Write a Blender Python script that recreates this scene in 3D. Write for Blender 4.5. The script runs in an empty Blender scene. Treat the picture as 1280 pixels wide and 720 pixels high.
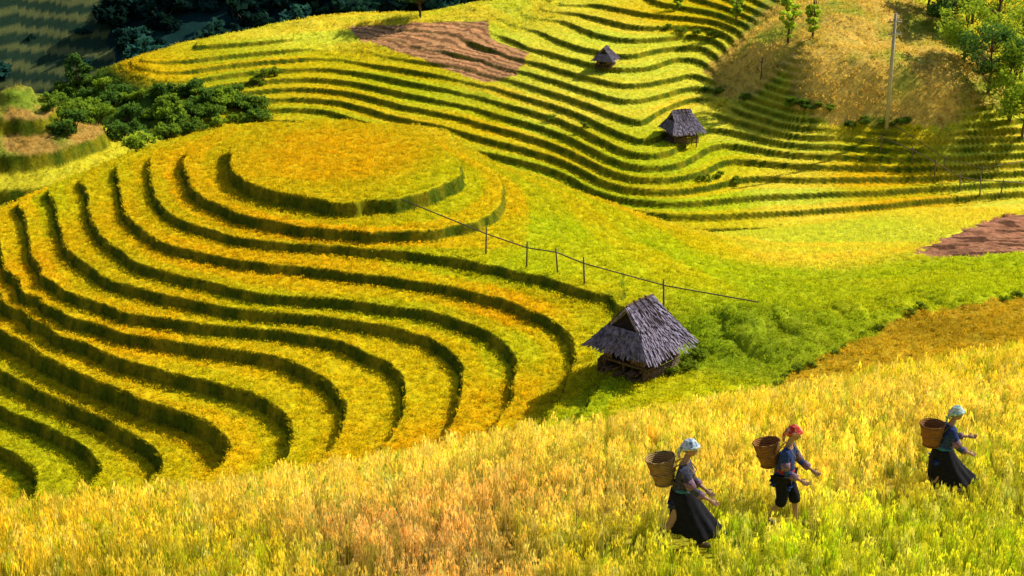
import bpy, math, random, time
import numpy as np
from mathutils import Vector, Matrix
T0=time.time()
random.seed(7); rng=np.random.default_rng(7)
sc=bpy.context.scene
R=math.radians
# ------------------------------------------------------------------ camera
F=2000.0; PITCH=R(20); CP,SP=math.cos(PITCH),math.sin(PITCH)
cd=bpy.data.cameras.new("camera"); cam=bpy.data.objects.new("camera",cd); sc.collection.objects.link(cam)
cam.rotation_euler=(R(70),0,0); cd.lens=36*F/1280; cd.clip_end=6000; cd.clip_start=0.5
sc.camera=cam
sc.view_settings.view_transform='Standard'; sc.view_settings.look='None'; sc.view_settings.exposure=0
# ------------------------------------------------------------------ light
SUN=Vector((0.68,0.34,0.64)).normalized()
sl=bpy.data.lights.new("sun","SUN"); sl.energy=5.0; sl.angle=R(0.5); sl.color=(1,0.93,0.78)
so=bpy.data.objects.new("sun",sl); sc.collection.objects.link(so)
so.rotation_euler=SUN.to_track_quat('Z','Y').to_euler()
w=bpy.data.worlds.new("World"); sc.world=w; w.use_nodes=True
nt=w.node_tree; bg=nt.nodes["Background"]; sky=nt.nodes.new("ShaderNodeTexSky"); sky.sky_type='NISHITA'; sky.sun_disc=False
sky.sun_elevation=math.asin(SUN.z); sky.sun_rotation=math.atan2(SUN.x,SUN.y)
nt.links.new(sky.outputs[0],bg.inputs[0]); bg.inputs[1].default_value=0.12

# ------------------------------------------------------------------ helpers
def ray(u,v):
    a=(u-640)/F; b=(360-v)/F
    return np.array([a, CP+b*SP, -SP+b*CP])
def onz(u,v,z):
    d=ray(u,v); t=z/d[2]; return d*t
def hsh(a,b,s):
    q=np.sin(a*127.1+b*311.7+s*74.7)*43758.5453
    return q-np.floor(q)
def vn(x,y,s=0.0):
    xi=np.floor(x); yi=np.floor(y); fx=x-xi; fy=y-yi
    fx=fx*fx*(3-2*fx); fy=fy*fy*(3-2*fy)
    a=hsh(xi,yi,s); b=hsh(xi+1,yi,s); c=hsh(xi,yi+1,s); d=hsh(xi+1,yi+1,s)
    return (a*(1-fx)+b*fx)*(1-fy)+(c*(1-fx)+d*fx)*fy
def fbm(x,y,s=0,o=3):
    r=0; a=.5; t=0
    for i in range(o):
        r=r+a*vn(x,y,s+i*3.1); t+=a; a*=.5; x=x*2.03; y=y*2.03
    return r/t
class TPS:
    def __init__(s,P,V,reg=0.02,sc_=10.0):
        s.sc=sc_; s.P=np.array(P,float)/sc_; V=np.array(V,float); n=len(V)
        D=np.linalg.norm(s.P[:,None]-s.P[None],axis=2)
        K=s.k(D)+reg*np.eye(n); A=np.zeros((n+3,n+3)); A[:n,:n]=K
        Q=np.c_[np.ones(n),s.P]; A[:n,n:]=Q; A[n:,:n]=Q.T
        s.w=np.linalg.solve(A,np.r_[V,0,0,0]); s.n=n
    def k(s,r): return r*r*np.log(r+1e-9)
    def grid(s,x0,x1,y0,y1,st):
        s.x0,s.y0,s.st=x0,y0,st
        xs=np.arange(x0,x1+st,st); ys=np.arange(y0,y1+st,st)
        X,Y=np.meshgrid(xs,ys,indexing='ij'); p=np.c_[X.ravel(),Y.ravel()]/s.sc
        out=np.zeros(len(p))
        for i in range(0,len(p),20000):
            q=p[i:i+20000]; D=np.linalg.norm(q[:,None]-s.P[None],axis=2)
            out[i:i+20000]=s.k(D)@s.w[:s.n]+s.w[s.n]+q@s.w[s.n+1:]
        s.G=out.reshape(X.shape); gx,gy=np.gradient(s.G,st); s.GG=np.sqrt(gx*gx+gy*gy); return s
    def samp(s,G,x,y):
        fx=np.clip((x-s.x0)/s.st,0,G.shape[0]-1.001); fy=np.clip((y-s.y0)/s.st,0,G.shape[1]-1.001)
        i=fx.astype(int); j=fy.astype(int); a=fx-i; b=fy-j
        return (G[i,j]*(1-a)+G[i+1,j]*a)*(1-b)+(G[i,j+1]*(1-a)+G[i+1,j+1]*a)*b
# ------------------------------------------------------------------ terrain A: round knoll and its amphitheatre
stepA=[.62,.46,.38,.38,.40,.42,.42,.46,.52,.72,.54,.52,.52]+[.5]*60
TA=np.concatenate([[-17.85],-17.85-np.cumsum(stepA)])        # tread heights, index k
def zA_lin(s):
    k=np.arange(-1,60); zm=[-17.75]+[(TA[i]+TA[i+1])/2 for i in range(60)]
    return np.interp(s,k,zm)
LA=[
 [(285,200),(288,215),(300,232),(350,250),(420,260),(500,256),(550,243),(578,228),(575,208),(545,185),(500,168),(430,157),(360,160),(310,175)],
 [(228,205),(232,225),(250,252),(300,275),(380,291),(460,298),(540,295),(600,283),(625,265),(630,245)],
 [(186,215),(188,235),(200,262),(235,285),(300,303),(345,308),(430,313),(520,322),(600,335),(680,353),(730,368),(768,390),(778,410),(768,440),(750,480),(722,530),(700,565)],
 [(146,228),(150,255),(165,283),(210,312),(290,330),(360,338),(450,348),(550,362),(620,378),(680,402),(712,428),(717,460),(700,500),(665,560)],
 [(106,240),(110,270),(125,300),(170,335),(230,353),(330,375),(430,382),(540,397),(600,418),(637,447),(640,480),(620,530),(590,575)],
 [(68,262),(75,295),(90,325),(140,358),(220,378),(300,394),(400,402),(480,413),(540,432),(573,462),(575,500),(560,545),(530,585)],
 [(28,270),(33,300),(45,335),(80,370),(150,397),(250,412),(340,419),(420,433),(480,458),(502,488),(497,530),(480,560),(450,590)],
 [(0,318),(8,345),(30,375),(80,402),(180,428),(280,444),(350,455),(400,478),(426,507),(427,540),(405,575),(370,603)],
 [(0,375),(60,415),(150,458),(250,484),(320,503),(355,528),(366,555),(350,585),(300,613),(220,640)],
 [(0,425),(80,470),(170,510),(240,532),(277,558),(282,582),(255,610),(200,638),(110,662)],
 [(0,472),(60,503),(130,533),(180,562),(199,590),(185,615),(130,640),(60,662)],
 [(0,518),(50,538),(100,563),(123,590),(115,612),(80,637),(0,665)],
 [(0,568),(30,587),(43,610),(35,632),(0,650)],
]
PA=[];VA=[]
for k,l in enumerate(LA):
    zm=(TA[k]+TA[k+1])/2
    for (a,b) in zip(l[:-1],l[1:]):
        p=onz(a[0],a[1],zm); PA.append(p[:2]); VA.append(k)
        if math.dist(a,b)>55:
            p=onz((a[0]+b[0])/2,(a[1]+b[1])/2,zm); PA.append(p[:2]); VA.append(k)
    p=onz(l[-1][0],l[-1][1],zm); PA.append(p[:2]); VA.append(k)
extra=[(430,195,-.8),(360,205,-.6),(500,205,-.6),(430,235,-.4),
 (0,270,6.5),(60,240,5.0),(150,203,3.1),(230,180,1.7),(300,163,.8),(600,207,1.2),(660,233,1.9),(730,255,3.2),(800,277,5.2),(860,291,8),
 (700,300,1.85),(760,340,1.8),(800,350,2.3),(800,310,3.2),(850,330,3.4),(900,350,3.6),(900,322,5.8),(1000,350,4.3),(1000,322,7),(1000,385,3.2),
 (1140,318,6),(1150,350,4.2),(1280,345,3.6),(1280,320,5.2),(1280,400,2.0),(1280,440,1.0),(1100,450,1.6),(1100,410,2.2),(1000,480,1.2),(940,505,.8),(900,500,.9),
 (805,465,1.5),(860,440,1.9),(870,400,2.4),(950,430,2.2),(950,400,2.5),(820,520,.8),(0,610,12.8)]
for u,v,s in extra:
    p=onz(u,v,float(zA_lin(s))); PA.append(p[:2]); VA.append(s)
    if (u,v) in [(0,270),(60,240),(150,203),(230,180),(300,163),(600,207),(660,233),(730,255),(800,277)]:
        PA.append(p[:2]+[0,6]); VA.append(s+3.5)
        PA.append(p[:2]+[0,14]); VA.append(s+14)
for u,v,z in [(1280,252,-26.2),(1100,268,-26),(1000,280,-25.2),(900,293,-24.2),(1280,285,-24.0),(1100,300,-23.4),(1000,303,-23.3),(1380,250,-26.3),(1380,285,-24.0),(1380,345,-20.6),(1380,430,-18.6)]:
    s=float(np.interp(-z,-np.array([(TA[i]+TA[i+1])/2 for i in range(60)]),np.arange(60)))
    p=onz(u,v,z); PA.append(p[:2]); VA.append(s)
    if v<295 and v!=285: PA.append(p[:2]+[0,10]); VA.append(s+9)
for x in (-8,-3):
    for y,s in ((76,3.5),(86,15),(96,26)): PA.append((x,y)); VA.append(s)
fA=TPS(PA,VA,0.0008).grid(-48,48,30,112,.25)
MA=[(430,200,1),(100,300,1),(60,420,1),(60,560,1),(300,430,1),(250,600,1),(550,500,1),(520,340,1),(650,370,1),(700,440,1),(690,520,1),(640,420,1),(620,350,1),(560,210,1),(590,240,1),(600,260,1),
 (700,290,.45),(670,300,.5),(760,330,.5),(860,340,.5),(900,310,.3),(1000,300,.15),(1200,270,.1),(1000,370,.55),(1200,340,.5),(870,440,.75),(940,430,.8),(900,490,.9),(800,500,1),(1050,430,.2),(1200,400,.15),(1100,460,.15),(600,280,.9),(560,270,1),(690,260,.25)]
MAp=[];MAv=[]
for u,v,m in MA:
    d=ray(u,v); t=np.arange(40,120,.25); z=zA_lin(fA.samp(fA.G,d[0]*t,d[1]*t)); i=np.argmax(d[2]*t<z); MAp.append((d*t[i])[:2]); MAv.append(m)
MAp=np.array(MAp);MAv=np.array(MAv)
def shep(P,V,x,y,e=1.0,pw=2):
    num=0; den=0
    for p,v in zip(P,V):
        wt=1/((x-p[0])**2+(y-p[1])**2+e)**pw; den=den+wt
        num=num+(wt[...,None]*np.array(v) if np.ndim(v) else wt*v)
    return num/(den[...,None] if np.ndim(V[0]) else den)
class GridF:
    def __init__(s,P,V,x0,x1,y0,y1,st,e=1.0,pw=2):
        s.x0,s.y0,s.st=x0,y0,st
        X,Y=np.meshgrid(np.arange(x0,x1,st),np.arange(y0,y1,st),indexing='ij'); s.G=shep(P,V,X,Y,e,pw)
    def __call__(s,x,y):
        G=s.G; fx=np.clip((x-s.x0)/s.st,0,G.shape[0]-1.001); fy=np.clip((y-s.y0)/s.st,0,G.shape[1]-1.001)
        i=fx.astype(int); j=fy.astype(int); a=fx-i; b=fy-j
        if G.ndim==3: a=a[...,None]; b=b[...,None]
        return (G[i,j]*(1-a)+G[i+1,j]*a)*(1-b)+(G[i,j+1]*(1-a)+G[i+1,j+1]*a)*b
mA=GridF(MAp,MAv,-48,48,30,112,.5,1.0,2)
def stair(f,x,y,T,off,wid,lin,m,jit,up):
    s=f.samp(f.G,x,y)+jit; g=np.maximum(f.samp(f.GG,x,y),.02)
    k=np.round(s); ph=(s-k)/g; ww=np.minimum(wid,.55/g)
    t=np.clip(ph/ww+.5,0,1); ts=t*t*(3-2*t)
    ki=np.clip(k.astype(int),off[0],off[1])-off[0]
    z0=T[ki]; z1=T[ki+1]
    z=z0+(z1-z0)*ts
    inside=(k>=off[0])&(k<=off[1])
    z=np.where(k<off[0],T[0],np.where(k>off[1],T[-1],z))
    r=np.where(inside,np.clip(1-np.abs(2*t-1)**4,0,1),0)
    d_edge=np.where(inside,ph if up>0 else -ph,9)
    return m*z+(1-m)*lin(s), r*m, s, d_edge, g
HUM=[(905,428,1.3,.45),(965,428,1.6,.55),(1010,415,1.2,.35),(880,415,1.0,.3),(935,405,1.3,.35),(1090,385,1.4,.3),(1130,380,1.0,.3),(1200,355,1.6,.3),(1040,395,1.2,.3)]
HUMw=[(onz(u,v,-19.2)[0],onz(u,v,-19.2)[1],r_,h_) for u,v,r_,h_ in HUM]
def SA(x,y):
    jit=(fbm(x*.9,y*.9,3)-.5)*.12
    m=mA(x,y)
    z,r,s,de,g=stair(fA,x,y,TA,(0,58),.21,zA_lin,m,jit,-1)
    z=z+(fbm(x*.25,y*.25,9)-.5)*.35*(1-m)
    for hx,hy,hr,hh in HUMw:
        q=((x-hx)/hr)**2+((y-hy)/(hr*1.5))**2; z=z+hh*np.clip(1-q,0,1)**.6
    over=np.maximum(0,y-108)
    return z-over*.8, r, s, m, de
# ------------------------------------------------------------------ terrain C: far terraces
hC=.41; zC0=-28.5
cols=[300,400,500,600,700,800,900,1000,1100,1200,1280]
rowsC=[
 [154,152,182,210,236,268,272,266,259,249,243],
 [142,140,166,192,219,254,252,246,243,236,230],
 [130,127,150,174,203,240,232,226,225,222,217],
 [118,114,134,157,187,226,205,209,211,210,206],
 [106,101,118,140,170,211,183,195,199,199,195],
 [ 94, 88,103,123,153,196,164,183,188,188,184],
 [ 82, 75, 88,107,137,178,147,172,177,177,174],
 [ 70, 62, 74, 91,121,155,127,161,166,166,165]]
PC=[];VC=[]
for k,rw in enumerate(rowsC):
    for u,v in zip(cols,rw):
        if k==0 and u in (300,400): continue
        p=onz(u,v,zC0+hC*k); PC.append(p[:2]); VC.append(k)
for k,l in [(8,[(300,56),(430,42),(520,60),(600,76),(700,105),(780,128),(840,118),(880,112),(960,140),(1040,153)]),
 (9,[(440,32),(560,45),(625,68),(700,90),(780,108),(850,100),(880,97)]),
 (10,[(590,30),(640,52),(720,77),(790,88),(850,75),(880,80)]),
 (11,[(612,18),(660,38),(720,60),(790,72),(840,62),(880,62)]),
 (12,[(650,12),(700,28),(760,48),(830,50),(880,48)]),
 (13,[(700,8),(760,28),(820,36),(890,38)]),
 (14,[(740,6),(800,18),(890,28)])]:
    for u,v in l:
        p=onz(u,v,zC0+hC*k); PC.append(p[:2]); VC.append(k)
for u,v,s in [(1000,110,12),(1000,80,15),(1000,20,19.5),(940,60,15),(930,10,17),(1100,100,14),(1100,60,17),(1100,10,20.5),(1200,110,13),(1200,60,15.5),(1260,140,9),(1270,40,15),(1180,10,19),
  (200,78,7),(200,110,4.5),(230,150,1.5),(150,100,4),(120,150,0),(60,110,0),(60,150,-1.5),(0,130,-2),(0,200,-4),(100,200,-3)]:
    p=onz(u,v,zC0+hC*s); PC.append(p[:2]); VC.append(s)
for u,v,s in [(180,74,7.6),(300,46,8.8),(420,28,9.4),(520,24,10),(600,14,11.2),(700,2,14.4)]:
    p=onz(u,v,zC0+hC*s); PC.append(p[:2]); VC.append(s); PC.append(p[:2]+[0,5]); VC.append(s-1); PC.append(p[:2]+[-2,14]); VC.append(s-9)
fC=TPS(PC,VC,0.012).grid(-70,70,70,165,.4)
def linC(s): return zC0+hC*(s-.0)
TC=zC0+hC*(np.arange(-6,40)-.5)
MC=[(500,100,1),(700,180,1),(300,100,1),(600,60,1),(750,60,1),(850,70,1),(900,200,1),(1100,200,1),(1250,200,1),(1000,170,1),(860,110,1),(950,140,1),(1040,100,0),(940,60,0),(1100,60,0),(1000,20,0),(1200,80,0),(930,105,.1),(1150,125,.05),(1050,130,0),(840,20,1),(200,130,.3),(100,150,.2),(540,60,.25),(600,45,.15),(480,45,.2),(600,80,.4)]
MCp=[];MCv=[]
for u,v,m in MC:
    d=ray(u,v); t=np.arange(80,170,.25); z=linC(fC.samp(fC.G,d[0]*t,d[1]*t)); i=np.argmax(d[2]*t<z); MCp.append((d*t[i])[:2]); MCv.append(m)
mC=GridF(MCp,MCv,-70,70,70,165,.8,2.0,3)
def SC(x,y):
    jit=(fbm(x*.5,y*.5,13)-.5)*.14
    m=mC(x,y)
    z,r,s,de,g=stair(fC,x,y,TC,(-6,38),.25,linC,m,jit,1)
    z=z+(fbm(x*.3,y*.3,19)-.5)*.9*(1-m)
    z=z-np.maximum(0,y-160)*.7-np.maximum(0,75-y)*.8
    z=z-np.clip(-x-.262*y,0,40)*1.3*np.clip((y-100)/8,0,1)   # left shoulder falls into the side valley
    return z, r, s, m, de
# ------------------------------------------------------------------ left mound, foreground slope, back hills
mo=onz(8,178,-24.4)
def SD(x,y):
    q=np.sqrt(((x-mo[0])/8.2)**2+((y-mo[1]-3)/9.5)**2)+(fbm(x*.4,y*.4,5)-.5)*.12
    lv=np.clip((1.35-q)*4.0,-20,5)
    k=np.round(lv); t=np.clip((lv-k)*5+.5,0,1)
    zt=-28.6+.9*(k-1+t)+.9
    r=np.where((k>=-3)&(k<4.2),1-np.abs(2*t-1)**4,0)
    top=np.maximum(0,1-q/.75)*2.0+(fbm(x*1.2,y*1.2,6)-.5)*.4*(q<.7)
    return zt+top, r, q
cx=[-40,-7.7,0,4.4,12.8,40]; cy=[0,21.4,27.1,31,36.9,52]; cz=[-9,-11.9,-13.3,-14.3,-15.5,-17]
def SF(x,y):
    yc=np.interp(x,cx,cy); zc=np.interp(x,cx,cz)
    yc=(np.interp(x-2.5,cx,cy)+np.interp(x+2.5,cx,cy)+2*yc)/4; zc=(np.interp(x-2.5,cx,cz)+np.interp(x+2.5,cx,cz)+2*zc)/4
    r=-zc/np.maximum(yc,8)
    d=y-yc; dc=np.maximum(d,-11)
    z=zc-r*dc-.02*dc*dc-.05*(d-dc)
    z=z+(fbm(x*.35,y*.35,31)-.5)*.35
    return np.maximum(z,-60)
def SE(x,y):
    rr=np.sqrt(x*x+y*y)
    n=fbm(x*.012+5,y*.012,41,4)
    b=rr-126-(n-.5)*40+np.clip(x,-20,200)*.25
    z=-45+.55*np.clip(b,-10,330)+fbm(x*.05,y*.05,43,3)*4
    z=z+(fbm(x*.003,y*.003,47,3)-.5)*60*np.clip((rr-300)/300,0,1)
    return z
def H(x,y,full=False):
    x=np.asarray(x,float); y=np.asarray(y,float)
    a,ra,sa,ma,da=SA(x,y); c,rc,scc,mc,dc=SC(x,y); d,rd,qd=SD(x,y); f=SF(x,y); e=SE(x,y)
    a=np.where((y<34),-50,a); c=np.where(y<74,-55,c)
    dd=np.where(qd<3,d,-60)
    st=np.stack([a,c,dd,f,e]); idx=np.argmax(st,0); z=np.max(st,0)
    if full: return z,idx,np.choose(idx,[ra,rc,rd,0*f,0*f]),np.choose(idx,[sa,scc,qd,0*f,0*f]),np.choose(idx,[ma,mc,1+0*f,0*f,0*f]),np.choose(idx,[da,dc,9+0*f,9+0*f,9+0*f])
    return z
def hit(u,v,t0=14,t1=420):
    d=ray(u,v); t=np.arange(t0,t1,.05); z=H(d[0]*t,d[1]*t); i=int(np.argmax(d[2]*t<z)); p=d*t[i]
    return np.array([p[0],p[1],float(z[i])]), t[i]
print("fields",time.time()-T0)
# ------------------------------------------------------------------ colours
GOLD=(.88,.54,.008);ORG=(.92,.51,.008);YG=(.80,.61,.010);LIME=(.72,.66,.012);GRN=(.42,.48,.014);BRT=(.95,.80,.06);OLI=(.38,.40,.015)
def polyw(l): return np.array([hit(u,v)[0][:2] for u,v in l])
def inpoly(P,x,y):
    c=np.zeros(x.shape,bool); n=len(P)
    for i in range(n):
        x1,y1=P[i]; x2,y2=P[(i+1)%n]
        if y1==y2: continue
        c^=((y1>y)!=(y2>y))&(x<(x2-x1)*(y-y1)/(y2-y1)+x1)
    return c
pa=[(430,200,ORG),(300,290,GOLD),(100,300,GOLD),(20,300,YG),(60,450,YG),(200,380,GOLD),(300,430,YG),(450,440,YG),(250,620,YG),(120,620,(.72,.56,.01)),(400,330,GOLD),(560,340,YG),(640,390,GOLD),(540,490,YG),(610,500,GOLD),(670,500,GOLD),(580,555,ORG),(660,430,YG),(40,560,(.72,.56,.01)),
 (630,250,YG),(700,290,LIME),(680,330,LIME),(860,340,LIME),(760,300,LIME),(1000,370,(.54,.56,.012)),(1200,345,(.60,.60,.012)),(940,425,OLI),(970,440,OLI),(910,425,OLI),(880,420,GRN),(900,490,LIME),(840,520,YG),(790,500,(.60,.59,.012)),(740,510,(.60,.56,.012)),(950,300,BRT),(1100,290,BRT),(1000,320,BRT),(1230,260,BRT),(1100,270,BRT),(1000,282,BRT),(900,292,BRT),(1150,300,BRT),(760,270,YG),(860,300,LIME)]
paP=[];paV=[]
for u,v,c in pa:
    p,_=hit(u,v); paP.append(p[:2]); paV.append(np.array(c))
cA=GridF(paP,paV,-48,48,30,112,.4,.6,2)
pc=[(300,100,(.64,.54,.014)),(400,80,YG),(500,100,(.72,.60,.012)),(200,90,GOLD),(600,160,YG),(700,190,(.70,.60,.012)),(800,240,(.64,.58,.012)),(400,45,BRT),(700,60,BRT),(640,30,BRT),(780,40,BRT),(850,20,YG),(820,90,BRT),(860,130,BRT),(900,200,LIME),(1000,170,BRT),(1100,200,YG),(1250,210,BRT),(1100,230,GOLD),(900,250,LIME),(980,250,BRT),(750,130,BRT),(700,120,BRT),(950,140,BRT)]
pcP=[];pcV=[]
for u,v,c in pc:
    p,_=hit(u,v); pcP.append(p[:2]); pcV.append(np.array(c))
cC=GridF(pcP,pcV,-70,70,70,165,.8,2,2)
PB=(.86,.65,.10); FL=(.66,.64,.03); FB=(.72,.44,.14)
pf=[(0,705,(.74,.53,.03)),(200,680,(.80,.60,.05)),(400,640,PB),(600,600,PB),(480,690,FB),(620,650,(.78,.50,.13)),(560,710,FB),(740,640,(.80,.56,.11)),(800,560,PB),(950,540,(.80,.60,.04)),(1100,520,PB),(1250,480,(.80,.62,.05)),(1250,600,(.70,.62,.05)),(1150,680,FL),(1000,700,FL),(1250,700,FL),(850,705,FL),(300,715,(.68,.56,.03)),(1050,620,PB),(730,708,(.68,.57,.04)),(900,610,PB),(1150,560,PB)]
pfP=[];pfV=[]
for u,v,c in pf:
    p,_=hit(u,v); pfP.append(p[:2]); pfV.append(np.array(c))
cF=GridF(pfP,pfV,-40,40,5,60,.4,.4,2)
POL_or=polyw([(928,512),(985,470),(1050,438),(1120,400),(1150,386),(1279,372),(1279,470),(1100,500)])
POL_or=np.vstack([POL_or[:6],[POL_or[5]+[14,-2]],[POL_or[5]+[14,-25]],[POL_or[0]+[2,-12]]])
POL_so=polyw([(1145,318),(1175,298),(1230,278),(1279,268),(1279,316),(1220,322)])
POL_so=np.vstack([POL_so[:4],[POL_so[3]+[9,0]],[POL_so[4]+[9,0]],POL_so[4:]])
POL_br=polyw([(434,34),(520,28),(610,25),(614,48),(662,66),(644,96),(600,102),(540,78),(450,52)])
POL_wh=polyw([(800,4),(870,30),(905,40),(860,95),(900,122),(970,146),(1045,158),(1150,158),(1262,150),(1240,60),(1150,3),(1000,3)])
POL_wh=np.vstack([POL_wh,[POL_wh[-1]+[0,30]],[POL_wh[0]+[-2,30]]])
def sidehill(x,y,n1): return (np.abs(x/np.maximum(y,1)+.292)<.040+.02*(n1-.5))&(np.hypot(x,y)<230)&(y>100)
def colour(x,y,z,idx,r,s,m,de):
    n1=fbm(x*.35,y*.35,51); n2=fbm(x*1.7,y*1.7,52); n3=vn(x*7,y*7,53)
    jx=x+(n2-.5)*.9; jy=y+(fbm(x*1.5,y*1.5,57)-.5)*.9
    a=cA(x,y); kt=np.floor(s+.5)
    hv=hsh(kt,idx*3.0,1.7); hv2=vn(x*.16+kt*7.7,y*.16,61)
    vary=(hv*.5+hv2*.5-.5)
    def tint(c,amt):
        g=c*np.array([.80,.97,1.0]); o=c*np.array([1.06,.94,.9])
        w_=np.clip(vary*amt+.5,0,1)[...,None]; return g*(1-w_)+o*w_
    A=tint(a,2.0)
    inor=inpoly(POL_or,jx*.6+x*.4,jy*.6+y*.4)
    A=np.where(inor[...,None],np.array((.56,.36,.02))*(1+.6*(n1-.5))[...,None],A)
    so=inpoly(POL_so,jx,jy)
    A=np.where(so[...,None],np.array((.42,.19,.11))*(.35+1.3*n2*(vn(x*1.3,y*2,5)>.35))[...,None],A)
    C=tint(cC(x,y),2.2)
    brn=inpoly(POL_br,jx*.5+x*.5,jy*.5+y*.5)
    C=np.where(brn[...,None],np.array((.62,.31,.14))*(.34+.6*(np.sin(s*16+5*n2+3*n1)>-.3)+.3*n2)[...,None],C)
    wh=inpoly(POL_wh,jx,jy)&(m<.75)
    gw=np.clip((n1-.45)*5+(vn(x*.9,y*.9,77)-.6)*1.2,0,1)[...,None]
    C=np.where(wh[...,None],np.array((.82,.55,.11))*(1-gw)+np.array((.46,.46,.06))*gw,C)
    bushy=np.clip((-x-22-np.clip(y-115,0,20)*.6)/4,0,1)*(idx==1)*np.clip((5.5-s)/1.5,0,1)
    C=C*(1-bushy[...,None])+np.array((.08,.15,.02))*bushy[...,None]
    D=np.where((s<.62)[...,None],np.array((.50,.30,.07))+0*A,np.array((.66,.58,.03))+0*A)
    gD=np.clip((n1-.45)*6,0,1)[...,None]; D=D*(1-gD*(s<.62)[...,None])+np.array((.24,.32,.03))*gD*(s<.62)[...,None]
    Fc=cF(x,y)*.7
    E=np.array((.010,.040,.040))*(.6+.9*n1)[...,None]  # back hills: shadow and blue haze are put into this dark base colour
    mkE=sidehill(x,y,n1); st=(np.mod((z+1.0*n1)/1.25+.5,1)<.42)[...,None]
    E=np.where(mkE[...,None],np.array((.028,.060,.035)),E); E=np.where(mkE[...,None]&st,np.array((.15,.17,.06)),E)  # terraces on the shaded hill, their dimness painted into both colours
    out=np.choose(idx[...,None],[A,C,D,Fc,E])
    rg=np.array((.085,.125,.008)); rg2=np.array((.27,.25,.012)); wr=np.clip((n2-.5)*3+.42,0,1)[...,None]
    rc=rg*(1-wr)+rg2*wr
    rm=np.clip(r*1.4,0,1)[...,None]
    out=out*(1-rm)+rc*rm
    return out*(.86+.28*n3)[...,None]
# ------------------------------------------------------------------ terrain mesh
A1=R(21.5)
ang=np.concatenate([-np.linspace(math.pi,A1,70)[:-1],np.linspace(-A1,A1,1150),np.linspace(A1,math.pi,70)[1:]])
rad=np.concatenate([np.linspace(2,15,12)[:-1],np.arange(15,40,.16),np.arange(40,76,.065),np.arange(76,132,.13),np.arange(132,230,.5),np.geomspace(230,2500,90)])
AN,RD=np.meshgrid(ang,rad,indexing='ij'); X=(np.sin(AN)*RD); Y=(np.cos(AN)*RD)
z,idx,r,s,m,de=H(X,Y,True)
col=colour(X,Y,z,idx,r,s,m,de)
z=z+np.where(r<.2,(vn(X*5,Y*5,91)-.5)*.07,(vn(X*6,Y*6,92)-.5)*.05)*((idx!=4))
no,nr=X.shape
co=np.stack([X,Y,z],-1).reshape(-1,3)
i=np.arange(no-1)[:,None]*nr+np.arange(nr-1)[None,:]
q=np.stack([i,i+nr,i+nr+1,i+1],-1).reshape(-1,4)
me=bpy.data.meshes.new("terrain")
me.vertices.add(len(co)); me.vertices.foreach_set("co",co.astype(np.float32).ravel())
me.loops.add(q.size); me.loops.foreach_set("vertex_index",q.astype(np.int32).ravel())
me.polygons.add(len(q)); me.polygons.foreach_set("loop_start",(np.arange(len(q))*4).astype(np.int32))
me.polygons.foreach_set("use_smooth",np.ones(len(q),bool))
me.update(calc_edges=True)
at=me.attributes.new("col",'FLOAT_COLOR','POINT')
at.data.foreach_set("color",np.c_[col.reshape(-1,3),np.ones(len(co))].astype(np.float32).ravel())
if me.polygons[len(q)//2].normal.z<0: me.flip_normals()
terrain=bpy.data.objects.new("terrain",me); sc.collection.objects.link(terrain)
print("terrain",len(co),time.time()-T0)
# ------------------------------------------------------------------ materials
def mat(name): 
    m_=bpy.data.materials.new(name); m_.use_nodes=True; n=m_.node_tree; b=n.nodes["Principled BSDF"]; b.inputs["Roughness"].default_value=.85
    if "Specular IOR Level" in b.inputs: b.inputs["Specular IOR Level"].default_value=.2
    return m_,n,b
def node(n,t,**k):
    x=n.nodes.new(t)
    for a,b in k.items(): setattr(x,a,b)
    return x
def mul(n,a,b_):
    x=node(n,"ShaderNodeMix",data_type='RGBA',blend_type='MULTIPLY'); x.inputs[0].default_value=1
    n.links.new(a,x.inputs[6]); n.links.new(b_,x.inputs[7]); return x.outputs[2]
def ramp(n,fac,stops):
    x=node(n,"ShaderNodeValToRGB"); e=x.color_ramp.elements
    while len(e)<len(stops): e.new(.5)
    for i_,(p,c) in enumerate(stops): e[i_].position=p; e[i_].color=(*c,1)
    n.links.new(fac,x.inputs[0]); return x.outputs[0]
def noise(n,scale,det=4,coord=None,rough=.6):
    x=node(n,"ShaderNodeTexNoise"); x.inputs["Scale"].default_value=scale; x.inputs["Detail"].default_value=det; x.inputs["Roughness"].default_value=rough
    if coord is not None: n.links.new(coord,x.inputs["Vector"])
    return x.outputs[0]
mt,n,b=mat("terrain_crop")
g=node(n,"ShaderNodeNewGeometry"); a=node(n,"ShaderNodeAttribute",attribute_name="col")
c=mul(n,a.outputs[0],ramp(n,noise(n,7,5,g.outputs[0],.75),[(.32,(.45,.45,.45)),(.5,(.97,.97,.97)),(.7,(1.25,1.2,1.0))]))
c=mul(n,c,ramp(n,noise(n,1.1,3,g.outputs[0]),[(.3,(.85,.93,.9)),(.7,(1.1,1.03,1.0))]))
n.links.new(c,b.inputs["Base Color"]); b.inputs["Roughness"].default_value=1; b.inputs["Specular IOR Level"].default_value=0.02
bp=node(n,"ShaderNodeBump"); bp.inputs["Strength"].default_value=.6; bp.inputs["Distance"].default_value=.08
n.links.new(noise(n,11,4,g.outputs[0],.7),bp.inputs["Height"]); n.links.new(bp.outputs[0],b.inputs["Normal"])
me.materials.append(mt)
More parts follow.
